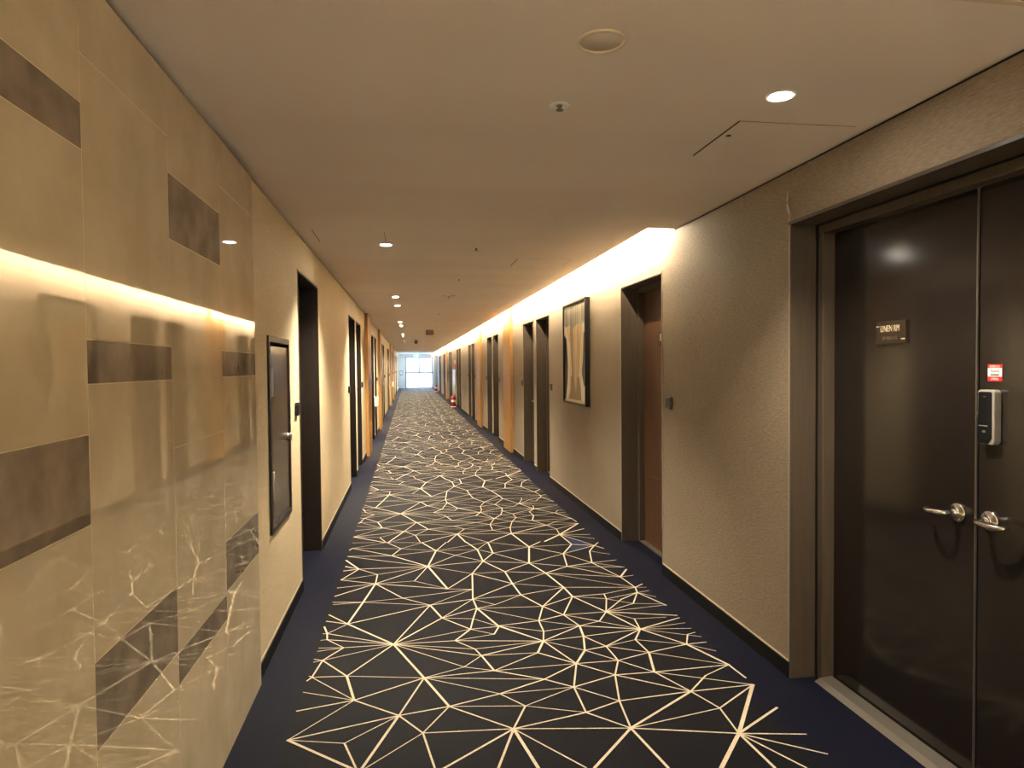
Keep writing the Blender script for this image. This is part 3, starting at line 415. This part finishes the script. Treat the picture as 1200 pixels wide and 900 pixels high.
def door_meshes(side, w, hs):
    """side +1 right wall / -1 left; local x=0 is the wall face, y=0 the near jamb; hs=-1 lever at near edge, +1 far edge"""
    key = (side, round(w, 3), hs)
    if key in cache: return cache[key]
    s = side; fr, lf, lip = ('bronze', 'leaf', 'bronzelip') if s > 0 else ('darkframe', 'shadeleaf', 'bronzelip')
    f = MB(); t = .012
    for y0, y1 in ((0, t), (w-t, w)): f.box(-s*.002, s*.15, y0, y1, 0, DOORTOP, fr)
    f.box(-s*.002, s*.15, 0, w, DOORTOP-t, DOORTOP, fr)
    for y0, y1 in ((0, .055), (w-.055, w)): f.box(s*.15, s*.235, y0, y1, 0, DOORTOP, fr, .003)
    f.box(s*.15, s*.235, .055, w-.055, DOORTOP-.055, DOORTOP, fr, .003)
    e = MB(); u = .007
    e.box(-s*.004, s*.004, -u, .003, 0, DOORTOP+u, lip); e.box(-s*.004, s*.004, w-.003, w+u, 0, DOORTOP+u, lip); e.box(-s*.004, s*.004, -u, w+u, DOORTOP-.003, DOORTOP+u, lip)
    l = MB(); l.box(s*DW, s*(DW+.045), .05, w-.05, .008, DOORTOP-.05, lf)
    for z in (.62, 1.76): l.box(s*(DW-.0006), s*DW, .05, w-.05, z, z+.004, 'groove')
    yr = .135 if hs < 0 else w-.135
    h = MB(); h.box(s*(DW-.010), s*DW, yr-.035, yr+.035, .93, 1.21, 'steel', .003); lever(h, s*(DW-.010), yr, 1.02, -s, -hs, 'steel')
    g = MB(); g.box(s*(DW-.008), s*DW, w/2-.075, w/2+.075, 1.755, 1.885, 'signbrown', .002); g.box(s*(DW-.0095), s*(DW-.008), w/2-.045, w/2+.045, 1.80, 1.86, 'steel')
    th = MB(); th.box(s*.155, s*.25, .012, w-.012, 0, .010, 'threshold')
    cache[key] = [('frame', f.data('door_frame')), ('edge_trim', e.data('door_edge_trim')), ('leaf', l.data('door_leaf')), ('handle', h.data('door_handle')), ('room_sign', g.data('door_sign')), ('threshold', th.data('door_threshold'))]
    return cache[key]
ndoor = 0
reader_me = {}
def reader(side, y, label):
    if side not in reader_me:
        m_ = MB(); s = side
        m_.box(-s*.022, 0, -.047, .047, -.045, .045, 'reader' if s > 0 else 'readerblack', .004)
        m_.box(-s*.0235, -s*.020, -.030, .030, -.030, .034, 'readerblack', .0005); reader_me[s] = m_.data('card_reader')
    o = bpy.data.objects.new('card_reader', reader_me[side]); COL.objects.link(o)
    o.location = (R if side > 0 else L, y, 1.318)
    tag(o, label, 'card reader', 'card readers beside the room doors')
for side, opens in ((1, ropen), (-1, lopen)):
    for i, (a, b) in enumerate(opens):
        ndoor += 1; hs = -1 if i == 0 or i % 2 == 1 else 1
        wl = 'right' if side > 0 else 'left'
        r = empty('door_%d' % ndoor, (R if side > 0 else L, a, 0))
        tag(r, '%s dark %s room door recessed in the %s wall, counted from the camera' % (ORD[i], 'brown' if side > 0 else 'shade-painted brown', wl), 'door', kind='structure')
        for n, me in door_meshes(side, b-a, hs):
            o = bpy.data.objects.new(n, me); COL.objects.link(o); o.parent = r
        y = a-.145 if hs < 0 else b+.12
        reader(side, y, 'small %s card reader beside the %s room door on the %s wall' % ('grey' if side > 0 else 'black', ORD[i], wl))

# linen room double door
lin = empty('door_%d' % (ndoor+1), (R, LINEN[0], 0))
tag(lin, 'dark brown double door of the linen room in the near right wall', 'double door', kind='structure')
w = LINEN[1]-LINEN[0]; HT = 2.305
f = MB(); t = .012
for y0, y1 in ((0, t), (w-t, w)): f.box(-.002, .135, y0, y1, 0, HT, 'bronze')
f.box(-.002, .135, 0, w, HT-t, HT, 'bronze')
for y0, y1 in ((0, .06), (w-.06, w)): f.box(.141, .235, y0, y1, 0, HT, 'bronze', .003)
f.box(.141, .235, .06, w-.06, HT-.06, HT, 'bronze', .003)
f.box(.135, .16, .02, w-.02, HT-.02, HT, 'black')
for y0, y1 in ((.0, .02), (w-.02, w)): f.box(.133, .16, y0, y1, 0, HT, 'black')
f.build('frame', lin)
e = MB(); e.box(-.004, .004, w-.003, w+.007, .09, 2.36, 'bronzelip'); e.box(-.006, .002, -.008, w+.006, HT-.012, HT+.004, 'bronze'); e.box(-.004, .004, -.007, .003, 0, HT, 'bronzelip')
pts = [(-.003, w+.002, 2.35), (-.004, w+.008, 2.37), (-.004, w+.018, 2.395), (-.004, w+.021, 2.42), (-.003, w+.017, 2.445), (-.001, w+.015, 2.47)]
e.tube(pts, [.005, .005, .005, .0045, .003, .0015], 'cream', 6)
e.build('edge_trim', lin)
ym = 2.19 - LINEN[0]
for nm, y0, y1, yr, sy in (('leaf', ym+.004, w-.055, 2.275-LINEN[0], 1), ('leaf', .055, ym-.006, 2.130-LINEN[0], -1)):
    m_ = MB(); m_.box(.204, .25, y0, y1, .012, HT-.05, 'lineleaf', .002)
    lf = m_.build(nm, lin)
    if sy > 0:
        m_ = MB(); m_.box(.200, .206, ym+.001, ym+.007, .012, HT-.06, 'bronze'); m_.build('meeting_strip', lf)
    h = MB(); lever(h, .204, yr, 1.017, -1, sy, 'chrome'); ho = h.build('lever_handle', lf); ho['label'] = 'polished chrome lever handle'
th = MB(); th.prism([(.10, 0), (.195, 0), (.195, .020), (.13, .016)], 'y', .06, w-.06, 'threshold'); th.build('threshold', lin)

# sign, sticker and digital lock on the linen room door
def text_mesh(body, size):
    cu = bpy.data.curves.new('t', 'FONT'); cu.body = body; cu.size = size; cu.align_x = 'CENTER'; cu.align_y = 'CENTER'; cu.extrude = .0004; cu.resolution_u = 3
    o = bpy.data.objects.new('t', cu); COL.objects.link(o)
    dg = bpy.context.evaluated_depsgraph_get(); dg.update()
    me = bpy.data.meshes.new_from_object(o.evaluated_get(dg)); bpy.data.objects.remove(o); bpy.data.curves.remove(cu)
    return me
FX = R+.204
sg = empty('door_sign', (FX, 2.635, 1.733)); tag(sg, 'brown sign reading LINEN RM on the far leaf of the double door', 'sign')
m_ = MB(); m_.box(-.012, 0, -.088, .088, -.050, .050, 'signbrown', .0015); m_.build('sign_plate', sg)
me = text_mesh('LINEN RM', .040); me.materials.append(M['signtext'])
o = bpy.data.objects.new('lettering', me); COL.objects.link(o); o.parent = sg
o.location = (-.0125, .003, .016); o.rotation_euler = (math.pi/2, 0, -math.pi/2); o.scale = (.66, 1.0, 1)
for q in ((.068, .088, .026, .030), (-.088, -.064, -.033, -.028)):
    m_ = MB(); m_.box(-.0130, -.012, *q, 'signtext'); m_.build('corner_mark', sg)
m_ = MB(); glyphs(m_, -.0126, -.040, .052, -.032, -.018, 'steel', 8, 3); m_.build('small_lettering', sg)

st = empty('warning_sticker', (FX, 2.117, 1.560)); tag(st, 'small red and white sticker above the digital lock', 'sticker')
m_ = MB(); m_.box(-.0012, 0, -.030, .030, -.031, .031, 'redsign'); m_.box(-.0018, -.001, -.029, .029, -.014, .017, 'whitesign'); m_.build('sticker_sheet', st)
m_ = MB(); glyphs(m_, -.0024, -.022, .022, .019, .028, 'whitesign', 9, 5); glyphs(m_, -.0024, -.016, .016, -.027, -.018, 'whitesign', 6, 6)
glyphs(m_, -.0024, -.019, .019, .001, .012, 'ink', 6, 7); m_.box(-.0024, -.0016, -.018, .018, -.010, -.005, 'ink'); m_.build('sticker_print', st)

lk = empty('digital_lock', (FX, 2.125, 1.30)); tag(lk, 'silver and black digital door lock on the near leaf of the double door', 'lock')
m_ = MB()
prof = [(-.036, .012), (-.028, .0), (.028, .0), (.036, .014), (.036, .190), (.028, .198), (-.028, .198), (-.036, .190)]
m_.prism([(y, z) for y, z in prof], 'x', -.030, 0, 'silver', .003); m_.build('lock_housing', lk)
m_ = MB(); m_.prism([(-.027, .022), (-.012, .002), (.030, .002), (.031, .022), (.030, .186), (.025, .191), (-.022, .191), (-.026, .186)], 'x', -.034, -.004, 'gloss_black', .002)
m_.build('lock_face', lk)
for nm, q, k in (('divider_line', (-.012, .025, .066, .0685), 'silver'), ('bell_key', (-.004, .010, .042, .050), 'reader'), ('indicator', (-.004, .006, .172, .175), 'reader')):
    m_ = MB(); m_.box(-.0346, -.034, *q, k); m_.build(nm, lk)

# ------------------------------------------------------------------ utility cabinet door in the left wall
cb = empty('utility_cabinet', (L, CABY[0], CABZ[0])); tag(cb, 'tall dark brown utility cabinet set in the left wall beside the stone cladding', 'cabinet')
cw, chh = CABY[1]-CABY[0], CABZ[1]-CABZ[0]
m_ = MB()
m_.box(-.10, .012, 0, .035, 0, chh, 'darkframe', .002); m_.box(-.10, .012, cw-.035, cw, 0, chh, 'darkframe', .002)
m_.box(-.10, .012, .035, cw-.035, 0, .035, 'darkframe', .002); m_.box(-.10, .012, .035, cw-.035, chh-.035, chh, 'darkframe', .002)
m_.box(-.10, -.085, .03, cw-.03, .03, chh-.03, 'darkframe'); m_.build('frame', cb)
m_ = MB(); m_.box(-.022, .004, .040, cw-.040, .040, chh-.055, 'cabinet', .002); dr = m_.build('door', cb)
m_ = MB(); rot = Matrix.Translation((.004, cw-.085, .50)) @ Matrix.Rotation(math.pi/2, 4, 'Y')
m_.lathe([(0, 0), (.024, 0), (.024, .006), (.012, .010), (.012, .010), (.022, .013), (.027, .020), (.022, .027), (.010, .030), (0, .030)], rot, 'steel', 24); m_.build('knob', dr)
for zc in (.26, .86):
    m_ = MB(); 
    for q in (-1, 1): m_.tube([(.007, .085+q*.013, zc-.085), (.007, .085+q*.013, zc+.085)], .006, 'silver', 10)
    m_.build('hinge', dr)

# ------------------------------------------------------------------ wooden pilasters
def pilaster(side, a, b, label):
    s = side; m_ = MB(); f = (R if s > 0 else L); x = f - s*.055
    top = C+.20 if s > 0 else C-.001
    m_.box(f, x+s*.006, a+.004, b-.004, 0, top, 'groove')
    n = 4; w = (b-a)/n
    for i in range(n): m_.box(f, x, a+i*w+(.0 if i == 0 else .006), a+(i+1)*w-(.0 if i == n-1 else .006), 0, top, 'wood', .002)
    tag(m_.build('wooden_pilaster'), label, 'pilaster', 'honey oak pilasters along the corridor')
for i, (a, b) in enumerate(pil_r): pilaster(1, a, b, 'grooved honey oak pilaster, %s from the camera along the right wall' % ORD[i])
for i, (a, b) in enumerate(pil_l): pilaster(-1, a, b, 'grooved honey oak pilaster, %s from the camera along the left wall' % ORD[i])

# ------------------------------------------------------------------ framed picture
pc = empty('framed_picture', (R, 6.84, 1.160)); tag(pc, 'black framed abstract painting in cream, gold and grey on the right wall', 'picture')
pw, ph = 1.03, 1.165
m_ = MB()
for y0, y1, z0, z1 in ((0, .022, 0, ph), (pw-.022, pw, 0, ph), (.022, pw-.022, 0, .022), (.022, pw-.022, ph-.022, ph)): m_.box(-.055, -.001, y0, y1, z0, z1, 'black')
fr = m_.build('frame', pc)
m_ = MB()
for y0, y1, z0, z1 in ((.004, .016, .004, ph-.004), (pw-.016, pw-.004, .004, ph-.004), (.016, pw-.016, .004, .016), (.016, pw-.016, ph-.016, ph-.004)): m_.box(-.0565, -.055, y0, y1, z0, z1, 'bronze')
m_.build('frame_edge', fr)
m_ = MB(); aw, ah = pw-.044, ph-.044
def AP(u, v, d): return (-.040-d, pw-.022-u*aw, .022+v*ah)          # u: 0 at the far edge, 1 at the near edge
def art(poly, k, d): m_.face([AP(u, v, d) for u, v in poly], k)
m_.box(-.040, -.004, .022, pw-.022, .022, ph-.022, 'art_cream')
art([(0, .80), (.10, .775), (.3, .79), (.45, .74), (.62, .79), (.8, .775), (1, .79), (1, 1), (0, 1)], 'art_grey', .0004)
art([(.10, .78), (.30, .79), (.45, .75), (.62, .79), (.86, .78), (.80, .62), (.74, .45), (.72, .30), (.66, .22), (.58, .08), (.50, .26), (.42, .22), (.34, .40), (.28, .6), (.16, .7)], 'art_gold', .0004)
art([(.22, .03), (.30, .12), (.32, .27), (.48, .26), (.56, .10), (.62, .26), (.72, .26), (.78, .14), (.80, .03)], 'art_brown', .0007)
art([(.30, .78), (.44, .79), (.44, .5), (.47, .26), (.40, .14), (.36, .4)], 'art_brown', .0008)
art([(0, .70), (.11, .66), (.17, .50), (.19, .36), (.17, .22), (.14, .10), (.07, .02), (0, .02)], 'art_black', .0008)
art([(1, .68), (.91, .70), (.88, .45), (.83, .32), (.85, .23), (.92, .17), (1, .22)], 'art_char', .0008)
art([(.13, .66), (.22, .50), (.25, .30), (.25, .14), (.19, .02), (.07, .02), (.165, .2), (.19, .4)], 'art_white', .0010)
art([(.80, .02), (.78, .16), (.84, .28), (.93, .15), (1, .18), (1, .02)], 'art_white', .0010)
m_.build('canvas', pc)

# ------------------------------------------------------------------ ceiling fittings
def at_ceiling(name, x, y, rings, label, cat, group=None):
    o = empty(name, (x, y, C)); tag(o, label, cat, group)
    return o
DN = Matrix.Rotation(math.pi, 4, 'X')
# downlights
ring = MB(); ring.lathe([(.036, -.030), (.038, .0005), (.050, .0045), (.053, .003), (.054, 0)], DN, 'white', 28); ring_me = ring.data('downlight_ring')
lens = MB(); lens.lathe([(0, .0012), (.037, .0012), (.037, -.02)], DN, 'lamp', 24, False); lens_me = lens.data('downlight_lens')
def spot(y, x, power, label, root=None):
    r = empty('ceiling_downlight', (x, y, C)); tag(r, label, 'ceiling lamp', 'round downlights in the ceiling')
    o = bpy.data.objects.new('trim_ring', ring_me); COL.objects.link(o); o.parent = r
    o = bpy.data.objects.new('lens', lens_me); COL.objects.link(o); o.parent = r
    ld = bpy.data.lights.new('downlight_beam', 'SPOT'); ld.energy = power; ld.color = (1., .87, .67); ld.spot_size = math.radians(125); ld.spot_blend = .7; ld.shadow_soft_size = .02
    lo_ = bpy.data.objects.new('downlight_beam', ld); COL.objects.link(lo_); lo_.parent = r; lo_.location = (0, 0, -.012)
ys = [5.41]
for c in PAIRS: ys += [c-.58, c+.72]
for i, y in enumerate(ys): spot(y, -.17, 66, 'round warm downlight, %s from the camera in the row near the left wall' % ORD[i])
spot(2.27, 1.35, 26, 'round bright downlight in front of the linen room double door')
for x in (-.2, .55, 1.3):  # added unseen lamps behind the viewer, fill for the near ceiling and walls
    for y in (-2.5, -1.5): spot(y, x, 19, 'added round fill downlight in the unseen ceiling behind the viewer')
# speaker
sp = empty('ceiling_speaker', (.585, 1.96, C)); tag(sp, 'flat round ceiling speaker with pale rim near the top of the photo', 'ceiling speaker')
m_ = MB(); m_.lathe([(.064, .0), (.066, .006), (.071, .006), (.073, .0)], DN, 'cream', 40); m_.build('rim', sp)
m_ = MB(); m_.lathe([(0, .0006), (.0645, .0006), (.0645, -.01)], DN, 'ceiling', 40); m_.build('grille', sp)
# sprinklers
def sprinkler(x, y, label, k=1.):
    r = empty('fire_sprinkler', (x, y, C)); tag(r, label, 'sprinkler', 'fire sprinklers in the ceiling')
    a = MB(); a.lathe([(.014*k, .0), (.036*k, .004), (.038*k, .0)], DN, 'whitesign', 24); a.build('escutcheon', r)
    b = MB(); b.lathe([(.010*k, 0), (.009*k, .008), (.004*k, .010), (.004*k, .016), (.014*k, .017), (.014*k, .019), (0, .020)], DN, 'olive', 16); b.build('sprinkler_head', r)
for i, (x, y, k) in enumerate(((.57, 2.46, 1), (.56, 5.49, 1), (.56, 7.42, .8), (.55, 12.25, .8), (.55, 14.45, .8), (.51, 31.2, 1.))):
    sprinkler(x, y, 'small metal fire sprinkler, %s from the camera along the middle of the ceiling' % ORD[i], k)
sd = empty('smoke_detector', (.55, 9.17, C)); tag(sd, 'round cream smoke detector between the second and third ceiling sprinklers', 'smoke detector')
sd['label'] = 'wide round cream smoke detector beyond the third ceiling sprinkler'
m_ = MB(); m_.lathe([(0, .010), (.060, .010), (.088, .006), (.090, 0)], DN, 'cream', 28); m_.build('base_plate', sd)
m_ = MB(); m_.lathe([(.034, .008), (.032, .030), (.020, .040), (0, .042)], Matrix.Translation((-.02, 0, 0)) @ DN, 'steel', 20); m_.build('sensor', sd)
bx = empty('hanging_sign_box', (.545, 17.5, C)); tag(bx, 'tan unlit sign box hanging from the ceiling halfway along the corridor', 'sign box')
m_ = MB(); m_.box(-.10, .10, -.03, .03, -.135, -.015, 'beigebox', .006); m_.build('body', bx)
m_ = MB(); m_.box(-.08, .08, -.02, .02, -.016, 0, 'steel'); m_.build('mount', bx)
cm = empty('dome_fitting', (.26, 24., C)); tag(cm, 'small olive dome fitting hanging from the ceiling beyond the tan box', 'ceiling fitting')
m_ = MB(); m_.lathe([(.045, 0), (.045, .012), (.016, .016), (.016, .05), (.055, .055), (.060, .09), (.050, .12), (.028, .142), (0, .148)], DN, 'olive', 20); m_.build('body', cm)
ex = empty('exit_sign', (.53, 46.5, C)); tag(ex, 'glowing green exit sign hanging above the far window', 'exit sign')
m_ = MB(); m_.box(-.165, .165, -.03, .03, -.32, -.05, 'exit', .006); m_.build('panel', ex)
m_ = MB(); m_.box(-.02, .02, -.015, .015, -.051, 0, 'steel'); m_.build('bracket', ex)
m_ = MB()       # running figure and doorway pictogram
m_.box(.02, .11, -.0312, -.030, -.28, -.09, 'exitwhite'); m_.lathe([(0, .0012), (.018, .0012), (.018, 0)], Matrix.Translation((-.045, -.030, -.105)) @ Matrix.Rotation(math.pi/2, 4, 'X'), 'exitwhite', 14)
for q in ([(-.065, -.13), (-.035, -.13), (-.045, -.20), (-.075, -.20)], [(-.075, -.20), (-.055, -.20), (-.10, -.28), (-.12, -.28)], [(-.06, -.19), (-.04, -.20), (-.02, -.28), (-.04, -.28)], [(-.11, -.15), (-.02, -.16), (-.02, -.175), (-.11, -.165)]):
    m_.prism(q, 'y', -.0312, -.030, 'exitwhite')
m_.build('pictogram', ex)
# access panels
def access(x0, x1, y0, y1, label, seam):
    r = empty('ceiling_access_panel', ((x0+x1)/2, (y0+y1)/2, C)); tag(r, label, 'access panel', 'access panels in the ceiling')
    hx, hy = (x1-x0)/2, (y1-y0)/2
    a = MB(); a.box(-hx, hx, -hy, hy, -.003, 0, 'ceiling'); a.build('panel', r)
    a = MB(); g = .006
    if 'l' in seam: a.box(-hx-g, -hx, -hy, hy, -.0028, .001, 'black')
    if 'r' in seam: a.box(hx, hx+g*.5, -hy, hy, -.0028, .001, 'black')
    if 'f' in seam: a.box(-hx, hx, hy, hy+g*.2, -.0026, .001, 'seam')
    if 'n' in seam: a.box(-hx, hx, -hy-g*.2, -hy, -.0026, .001, 'seam')
    a.build('seam', r)
    if 'k' in seam:
        a = MB(); a.lathe([(0, .004), (.010, .004), (.012, .0)], Matrix.Translation((-hx+.03, -.06, -.001)) @ DN, 'black', 14); a.build('key_latch', r)
access(1.325, 1.83, 2.52, 2.96, 'flush ceiling access panel in front of the linen room door', 'lnk')
access(-.66, -.165, 4.88, 5.30, 'flush ceiling access panel near the left wall beside the first downlight', 'rfl')
access(.99, 1.485, 5.97, 6.40, 'flush ceiling access panel nearer of the two beside the cove', 'lr')
access(.98, 1.495, 7.96, 8.36, 'flush ceiling access panel farther of the two beside the cove', 'rf')

# LED strip lying behind the ceiling edge in the cove
m_ = MB(); y = COVE0+.16
while y < END-.1:
    y2 = min(y+.5, END-.08); m_.face([(LIP+.012, y, C+.012), (LIP+.012, y2, C+.012), (LIP+.012, y2, C+.034), (LIP+.012, y, C+.034)], 'led'); y = y2
m_.box(LIP, LIP+.0105, COVE0+.06, END-.08, C+.008, C+.036, 'steel')
tag(m_.build('cove_light_strip'), 'long warm light strip hidden behind the ceiling edge along the right wall', 'light strip')

# ------------------------------------------------------------------ things along the walls far down
hc = empty('hydrant_cabinet', (R, 27.2, .10)); tag(hc, 'pale steel fire hydrant cabinet in the right wall with red lamp', 'hydrant cabinet')
m_ = MB(); m_.box(-.03, 0, 0, 1.7, 0, 1.38, 'steel', .006); m_.build('body', hc)
m_ = MB(); m_.box(-.036, -.03, .04, .84, .05, 1.33, 'silver', .003); m_.build('door', hc)
m_ = MB(); m_.box(-.036, -.03, .86, 1.66, .05, 1.33, 'silver', .003); m_.build('door', hc)
m_ = MB(); m_.lathe([(.06, 0), (.06, .02), (.045, .04), (.025, .05), (0, .055)], Matrix.Translation((0, .5, 1.50)) @ Matrix.Rotation(-math.pi/2, 4, 'Y'), 'beacon', 18); m_.build('alarm_lamp', hc)
m_ = MB(); m_.box(-.02, 0, .40, .60, 1.60, 1.78, 'white', .004); m_.build('sign_plate', hc)
def extinguisher(x, y, label):
    r = empty('fire_extinguisher', (x, y, 0)); tag(r, label, 'fire extinguisher', 'fire extinguishers on the carpet')
    a = MB(); a.lathe([(0, .012), (.070, .012), (.082, .03), (.082, .36), (.070, .41), (.035, .44), (.028, .46), (0, .46)], Matrix(), 'red', 28); b_ = a.build('cylinder', r)
    a = MB(); a.lathe([(.0822, .20), (.0826, .205), (.0826, .275), (.0822, .28)], Matrix(), 'whitesign', 28); a.build('label_band', b_)
    a = MB(); a.lathe([(.024, .455), (.024, .50), (.016, .51), (0, .51)], Matrix(), 'steel', 16); a.build('valve', r)
    a = MB(); a.box(-.10, .02, -.010, .010, .515, .530, 'black', .003); a.box(-.09, .02, -.010, .010, .485, .498, 'black', .003); a.build('handle', r)
    a = MB(); a.tube([(.02, 0, .49), (.07, -.02, .48), (.105, -.03, .40), (.110, -.03, .28), (.105, -.03, .16)], [.010, .010, .010, .011, .015], 'rubber', 10); a.build('hose', r)
    a = MB(); a.lathe([(0, 0), (.105, 0), (.110, .010), (.100, .022), (.088, .022), (.086, .012), (0, .012)], Matrix(), 'whitesign', 28); a.build('stand', r)
extinguisher(1.73, 26.55, 'red fire extinguisher on the carpet before the steel hydrant cabinet')
extinguisher(1.74, 43.6, 'small distant red fire extinguisher near the right end of the far window')
for c, lab in ((PAIRS_L[1], 'white box on the left wall strip between the second pair of doors'), (PAIRS_L[4], 'white box on the left wall strip between the fifth pair of doors')):
    r = empty('wall_box', (L, c, .72)); tag(r, lab, 'wall box')
    a = MB(); a.box(0, .085, -.09, .09, 0, .215, 'white', .008); a.build('body', r)
    a = MB(); a.box(.085, .088, -.07, .07, .03, .10, 'whitesign', .001); a.build('front_flap', r)
r = empty('end_wall_panel', (-.58, END, 1.0)); tag(r, 'small blue grey panel on the end wall left of the far window', 'wall panel')  # plain panel standing in for an unidentified blue grey shape
a = MB(); a.box(-.12, .12, -.03, 0, 0, .34, 'alu', .005); a.build('panel', r)
a = MB(); a.box(-.09, .09, -.033, -.030, .05, .29, 'white'); a.build('face', r)

# ground outside the far windows
mb = MB(); mb.box(-9, 9, END+.2, END+14, -.3, -.05, 'concrete'); tag(mb.build('ground'), 'pale terrace outside the far window', 'terrace', kind='structure')

# ------------------------------------------------------------------ daylight
wd = bpy.data.worlds.new('sky'); SC.world = wd; wd.use_nodes = True
bg = wd.node_tree.nodes['Background']; bg.inputs['Color'].default_value = (.62, .82, 1., 1); bg.inputs['Strength'].default_value = 1.2
def portal(loc, rot, sx, sy):
    ld = bpy.data.lights.new('window_portal', 'AREA'); ld.shape = 'RECTANGLE'; ld.size = sx; ld.size_y = sy; ld.cycles.is_portal = True
    o = bpy.data.objects.new('window_portal', ld); COL.objects.link(o); o.location = loc; o.rotation_euler = rot
portal(((WX0+WX1)/2, END+.15, WZ1/2), (-math.pi/2, 0, 0), WX1-WX0, WZ1)
portal((L-.22, sum(LWIN)/2, 1.275), (0, -math.pi/2, 0), 2.25, LWIN[1]-LWIN[0])
portal((R+.22, sum(RWIN)/2, 1.275), (0, math.pi/2, 0), 2.25, RWIN[1]-RWIN[0])

# ------------------------------------------------------------------ camera
cd = bpy.data.cameras.new('camera'); cd.sensor_width = 36; cd.sensor_fit = 'HORIZONTAL'; cd.lens = 780/1200*36; cd.clip_start = .05; cd.clip_end = 300
cam = bpy.data.objects.new('camera', cd); COL.objects.link(cam)
rt = Vector((0.9881909646751686, -0.15293904343578127, -0.009395016088747547)); up = Vector((0.013363758867540166, 0.024942563662348864, 0.9995995590569656)); fw = Vector((0.15264346459409867, 0.9879208052829427, -0.026691856544876363))
mw = Matrix((( rt.x, up.x, -fw.x, 0), (rt.y, up.y, -fw.y, 0), (rt.z, up.z, -fw.z, 1.6), (0, 0, 0, 1)))
cam.matrix_world = mw
SC.camera = cam
vs = SC.view_settings; SC.display_settings.display_device = 'sRGB'
vs.view_transform = 'Standard'; vs.look = 'None'; vs.gamma = 1; vs.use_curve_mapping = False; vs.exposure = 2.95
SC.cycles.use_denoising = True
SC.cycles.max_bounces = 12; SC.cycles.diffuse_bounces = 8; SC.cycles.glossy_bounces = 6; SC.cycles.transparent_max_bounces = 12
SC.cycles.sample_clamp_indirect = 8
